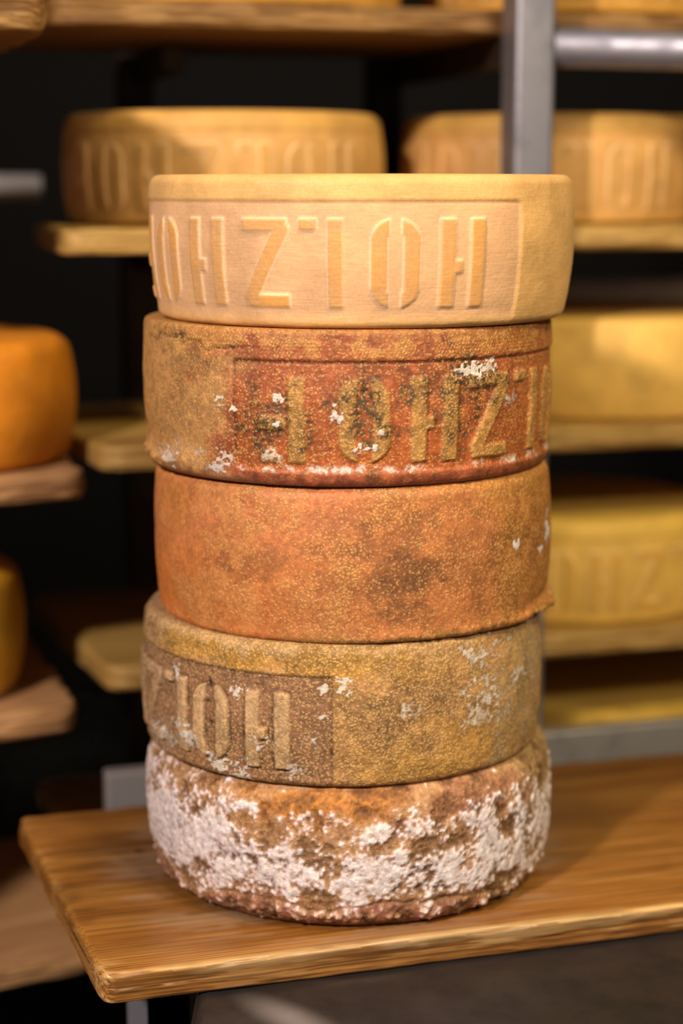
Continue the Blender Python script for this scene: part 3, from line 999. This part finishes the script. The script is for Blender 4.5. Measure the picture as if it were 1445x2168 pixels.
tb = empty('steel_table', (0.30, -0.06, ZF))
tag(tb, 'dark steel table underneath the long wooden board', 'table')
zt = -0.0195 - ZF
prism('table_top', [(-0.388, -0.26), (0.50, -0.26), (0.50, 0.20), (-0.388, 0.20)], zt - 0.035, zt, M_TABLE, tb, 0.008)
for lx, ly in ((-0.412, 0.0), (0.46, -0.22), (0.46, 0.16), (-0.36, 0.16)):
    if lx == -0.412:
        tb_leg = prism('leg', [(lx - 0.030, ly - 0.012), (lx + 0.016, ly - 0.012), (lx + 0.016, ly + 0.012), (lx - 0.030, ly + 0.012)], 0.0, zt - 0.045, M_STEEL, tb, 0.004)
    else:
        prism('leg', [(lx - 0.02, ly - 0.02), (lx + 0.02, ly - 0.02), (lx + 0.02, ly + 0.02), (lx - 0.02, ly + 0.02)], 0.0, zt - 0.035, M_STEEL, tb, 0.004)
box('apron', (-0.43, -0.012, zt - 0.075), (0.46, 0.012, zt - 0.035), M_DARKSTEEL, tb, 0.002)

# ------------------------------------------------------------------ the steel rack behind
rack = empty('steel_rack', (0, 0, ZF), T_)
tag(rack, 'grey steel rack with a square post and round rung behind the stack', 'rack')


def rbox(name, s0, s1, q0, q1, z0, z1, mat, bevel=0.003, parent=None):
    o = box(name, (s0, q0, z0 - ZF), (s1, q1, z1 - ZF), mat, parent or rack, bevel)
    o.modifiers.new('shade', 'WEIGHTED_NORMAL')
    return o


def tube(name, a, b, r, mat, parent=None, n=40):
    a, b = Vector(a), Vector(b)
    d = (b - a)
    L = d.length
    V, F = [], []
    for z in (0, L):
        for i in range(n):
            t = 2 * math.pi * i / n
            V.append((r * math.cos(t), r * math.sin(t), z))
    for i in range(n):
        j = (i + 1) % n
        F.append((i, j, n + j, n + i))
    F.append(tuple(range(n))[::-1])
    F.append(tuple(range(n, 2 * n)))
    o = mesh_obj(name, V, F, mat, parent, smooth=False)
    for p in o.data.polygons:
        p.use_smooth = len(p.vertices) == 4
    o.matrix_local = Matrix.Translation(a) @ d.to_track_quat('Z', 'Y').to_matrix().to_4x4()
    return o


def torus(name, c, axis, R, r, mat, parent):
    V, F = [], []
    n, m = 32, 12
    for i in range(n):
        a = 2 * math.pi * i / n
        for j in range(m):
            b = 2 * math.pi * j / m
            k = 1 + 0.25 * math.sin(5 * a + j)
            V.append(((R + r * k * math.cos(b)) * math.cos(a), (R + r * k * math.cos(b)) * math.sin(a), r * k * math.sin(b)))
    for i in range(n):
        for j in range(m):
            F.append((i * m + j, ((i + 1) % n) * m + j, ((i + 1) % n) * m + (j + 1) % m, i * m + (j + 1) % m))
    o = mesh_obj(name, V, F, mat, parent)
    o.matrix_local = Matrix.Translation(Vector(c)) @ Vector(axis).to_track_quat('Z', 'Y').to_matrix().to_4x4()
    return o


PS = 0.2115                                  # left side of the visible post
rbox('post', PS, PS + 0.034, 0.225, 0.259, ZF, 1.05, M_STEEL, 0.0045)
rbox('post', 1.10, 1.134, 0.225, 0.259, ZF, 1.05, M_STEEL, 0.0045)
rbox('base_bar', -0.128, 1.14, 0.207, 0.2245, -0.045, 0.0060, M_GALV, 0.002)
rbox('leg', 0.05, 0.09, 0.207, 0.247, ZF, -0.045, M_GALV, 0.003)
rung = tube('rung', (PS + 0.034, 0.242, 0.5655 - ZF), (1.10, 0.242, 0.5655 - ZF), 0.0155, M_STEEL, rack)
torus('weld', (PS + 0.0345, 0.242, 0.5655 - ZF), (1, 0, 0), 0.0160, 0.0030, M_STEEL, rung)
# rear posts, rear rails and the arms the shelves lie on
RQ = 0.60
for s in (-0.02, PS + 0.017, 1.117):
    rbox('rear_post', s - 0.016, s + 0.016, RQ, RQ + 0.03, ZF, 1.05, M_DARKSTEEL, 0.003)
LEV = {'T': 0.5765, 'A': 0.4035, 'B': 0.2335, 'C': 0.0530, 'D': -0.1300}     # undersides of the shelves
for k, z in LEV.items():
    for s in (-0.02, PS + 0.017, 1.117):
        q0 = 0.259 if s > 0 else 0.43
        rbox('shelf_arm', s - 0.010, s + 0.010, q0, RQ, z - 0.024, z - 0.0005, M_DARKSTEEL, 0.002)


tube('rear_rail', (0.20, RQ + 0.044, 0.346 - ZF), (1.3, RQ + 0.044, 0.346 - ZF), 0.0135, M_RAIL, rack)
tube('rear_rail', (-0.75, RQ + 0.044, 0.458 - ZF), (-0.108, RQ + 0.044, 0.456 - ZF), 0.0125, M_RAIL, rack)


# ------------------------------------------------------------------ shelves of that rack
def shelf(key, s0, q0, label, seed, L=1.35, mat=M_SHELF, shear=-0.09):
    W = 0.29
    o = board('shelf_board', mat, 0.0, L, W, 0.0205, nx=220, corner=0.02, rough=0.0012, seed=seed, shear0=shear)
    place(o, s0, q0 + W / 2, LEV[key] + 0.0205)
    tag(o, label, 'shelf board', 'wooden shelf boards of the rear rack')
    return o


shelf('T', -0.16, 0.272, 'highest wooden shelf board, crossing the top of the picture', 101, shear=-0.1, mat=M_DARK_SHADED)
shelf('A', -0.135, 0.270, 'wooden shelf board under the two pale wheels behind the top cheese', 102, shear=0.06)
shelf('B', -0.130, 0.270, 'wooden shelf board behind the red-brown wheel, second shelf below the rung', 103)
shelf('C', -0.128, 0.270, 'wooden shelf board under the yellow lettered wheel at right', 104)
shelf('D', -0.128, 0.270, 'lowest wooden shelf board of the rear rack, behind the steel base bar', 105)


# ------------------------------------------------------------------ wheels on the rear shelves
def rear_wheel(s, q, key, Rm, h, letters, lo, hi, base, panel, letter, seed, label, group, rz=0.0):
    o = wheel('cheese_wheel', M_FRESH, h, Rm, Rm - 0.006, Rm - 0.005, 0.006, 0.008,
              fresh_field(letters, lo, hi, base, panel, letter, seed, R=Rm, h=h, depth=1.1), fine=0.45)
    o.location = SQ(s, q, LEV[key] + 0.0207)
    o.rotation_euler = (0, 0, rz)
    tag(o, label, 'cheese', group)
    return o


g_rear = 'cheese wheels on the rear shelves'
TXT = ['F', 'O', 'H', 'Z', 'L', 'O', 'H']


def text_at(index, th):
    """letters with TXT[index] at angle th"""
    return [(c, th + (i - index) * 17.5) for i, c in enumerate(TXT)]


rear_wheel(0.020, 0.418, 'A', 0.1385, 0.092, text_at(4, 14), -75, 70, (204, 158, 84), (206, 158, 92), (198, 150, 80), 201,
           'pale wheel on the shelf left of the steel post, behind the top cheese', g_rear)
rear_wheel(0.322, 0.416, 'A', 0.1345, 0.093, text_at(5, 22), -80, 75, (204, 158, 80), (206, 156, 90), (198, 150, 78), 202,
           'pale wheel partly hidden by the steel post, on the shelf below the rung', g_rear)
rear_wheel(0.380, 0.418, 'B', 0.1375, 0.089, text_at(0, 150), 120, 200, (222, 180, 92), (222, 178, 96), (210, 160, 80), 204,
           'unlettered yellow wheel at the right edge, beside the red-brown cheese', g_rear)
rear_wheel(0.350, 0.418, 'C', 0.1375, 0.094, text_at(1, -10), -60, 90, (226, 186, 86), (226, 184, 90), (214, 164, 66), 206,
           'yellow wheel with raised letters at right, beside the orange cheese', g_rear)
rear_wheel(0.430, 0.418, 'D', 0.1375, 0.094, text_at(1, -40), -90, 90, (226, 186, 86), (226, 184, 90), (214, 164, 66), 207,
           'yellow wheel whose rim shows just above the steel base bar', g_rear)
rear_wheel(0.040, 0.416, 'T', 0.1345, 0.093, text_at(1, -40), -90, 90, (200, 150, 62), (200, 148, 66), (190, 136, 50), 208,
           'wheel at the top edge of the picture, left of the steel post', g_rear)
rear_wheel(0.340, 0.416, 'T', 0.1345, 0.093, text_at(1, -40), -90, 90, (200, 150, 62), (200, 148, 66), (190, 136, 50), 209,
           'wheel at the top right corner, above the round rung', g_rear)

# ------------------------------------------------------------------ the rack at the left
LT = 0.52
lrack = empty('steel_rack', (-0.62, -0.04, ZF), LT)
tag(lrack, 'dark steel shelf rack at the left edge holding the nearer boards', 'rack')
LL = {'top': 0.588, 'mid': 0.240, 'low': 0.055, 'foot': -0.135}
for s in (-0.25, 0.10):
    for q in (-0.166, 0.36):
        box('post', (s - 0.015, q - 0.015, 0), (s + 0.015, q + 0.015, 1.75), M_DARKSTEEL, lrack, 0.003)
    for k, z in LL.items():
        box('shelf_arm', (s - 0.010, -0.151, z - 0.058 - ZF), (s + 0.010, 0.345, z - (0.0330 if k == 'top' else 0.0235) - ZF), M_DARKSTEEL, lrack, 0.002)


def left_board(key, corner_xy, label, seed, L=0.75, mat=M_SHELF2, shear=0.18, W=0.27, T=0.0225):
    o = board('shelf_board', mat, -L, 0.0, W, T, nx=200, corner=0.018, rough=0.0014, seed=seed, edge=0.006)
    # the right-hand end is cut a little askew
    V = np.empty(len(o.data.vertices) * 3, dtype=np.float32)
    o.data.vertices.foreach_get('co', V)
    V = V.reshape(-1, 3)
    V[:, 0] += shear * (V[:, 1] + W / 2) * np.clip(1 + V[:, 0] / 0.3, 0, 1)
    o.data.vertices.foreach_set('co', V.ravel())
    c, s = math.cos(LT), math.sin(LT)
    o.location = (corner_xy[0] - s * W / 2, corner_xy[1] + c * W / 2, LL[key])
    o.rotation_euler = (0, 0, LT)
    tag(o, label, 'shelf board', 'wooden shelf boards of the left rack')
    return o


left_board('top', (-0.193, 0.050), 'dim wooden board end in the upper left corner', 301, T=0.032, mat=M_DARK_SHADED)  # dark wood colour stands in for the shade on this board
left_board('mid', (-0.196, 0.195), 'wooden board end under the orange wheel at the left edge', 302)
left_board('low', (-0.206, 0.188), 'wooden board end under the yellow wheel at the lower left edge', 303)
left_board('foot', (-0.120, 0.205), 'wooden board at lower left, passing behind the long board', 304)

g_left = 'cheese wheels on the left rack'


def left_wheel(loc, Rm, h, base, seed, label):
    o = wheel('cheese_wheel', M_FRESH, h, Rm, Rm - 0.008, Rm - 0.008, 0.008, 0.012,
              fresh_field([], 150, 170, base, base, base, seed, R=Rm, h=h), fine=0.4)
    o.location = loc
    tag(o, label, 'cheese', g_left)
    return o


left_wheel((-0.349, 0.262, LL['mid'] + 0.0003), 0.1345, 0.099, (206, 128, 28), 401, 'orange wheel cut off by the left edge, level with the red-brown cheese')
left_wheel((-0.392, 0.240, LL['low'] + 0.0003), 0.1345, 0.099, (200, 146, 32), 402, 'yellow wheel cut off by the left edge, level with the orange cheese of the stack')
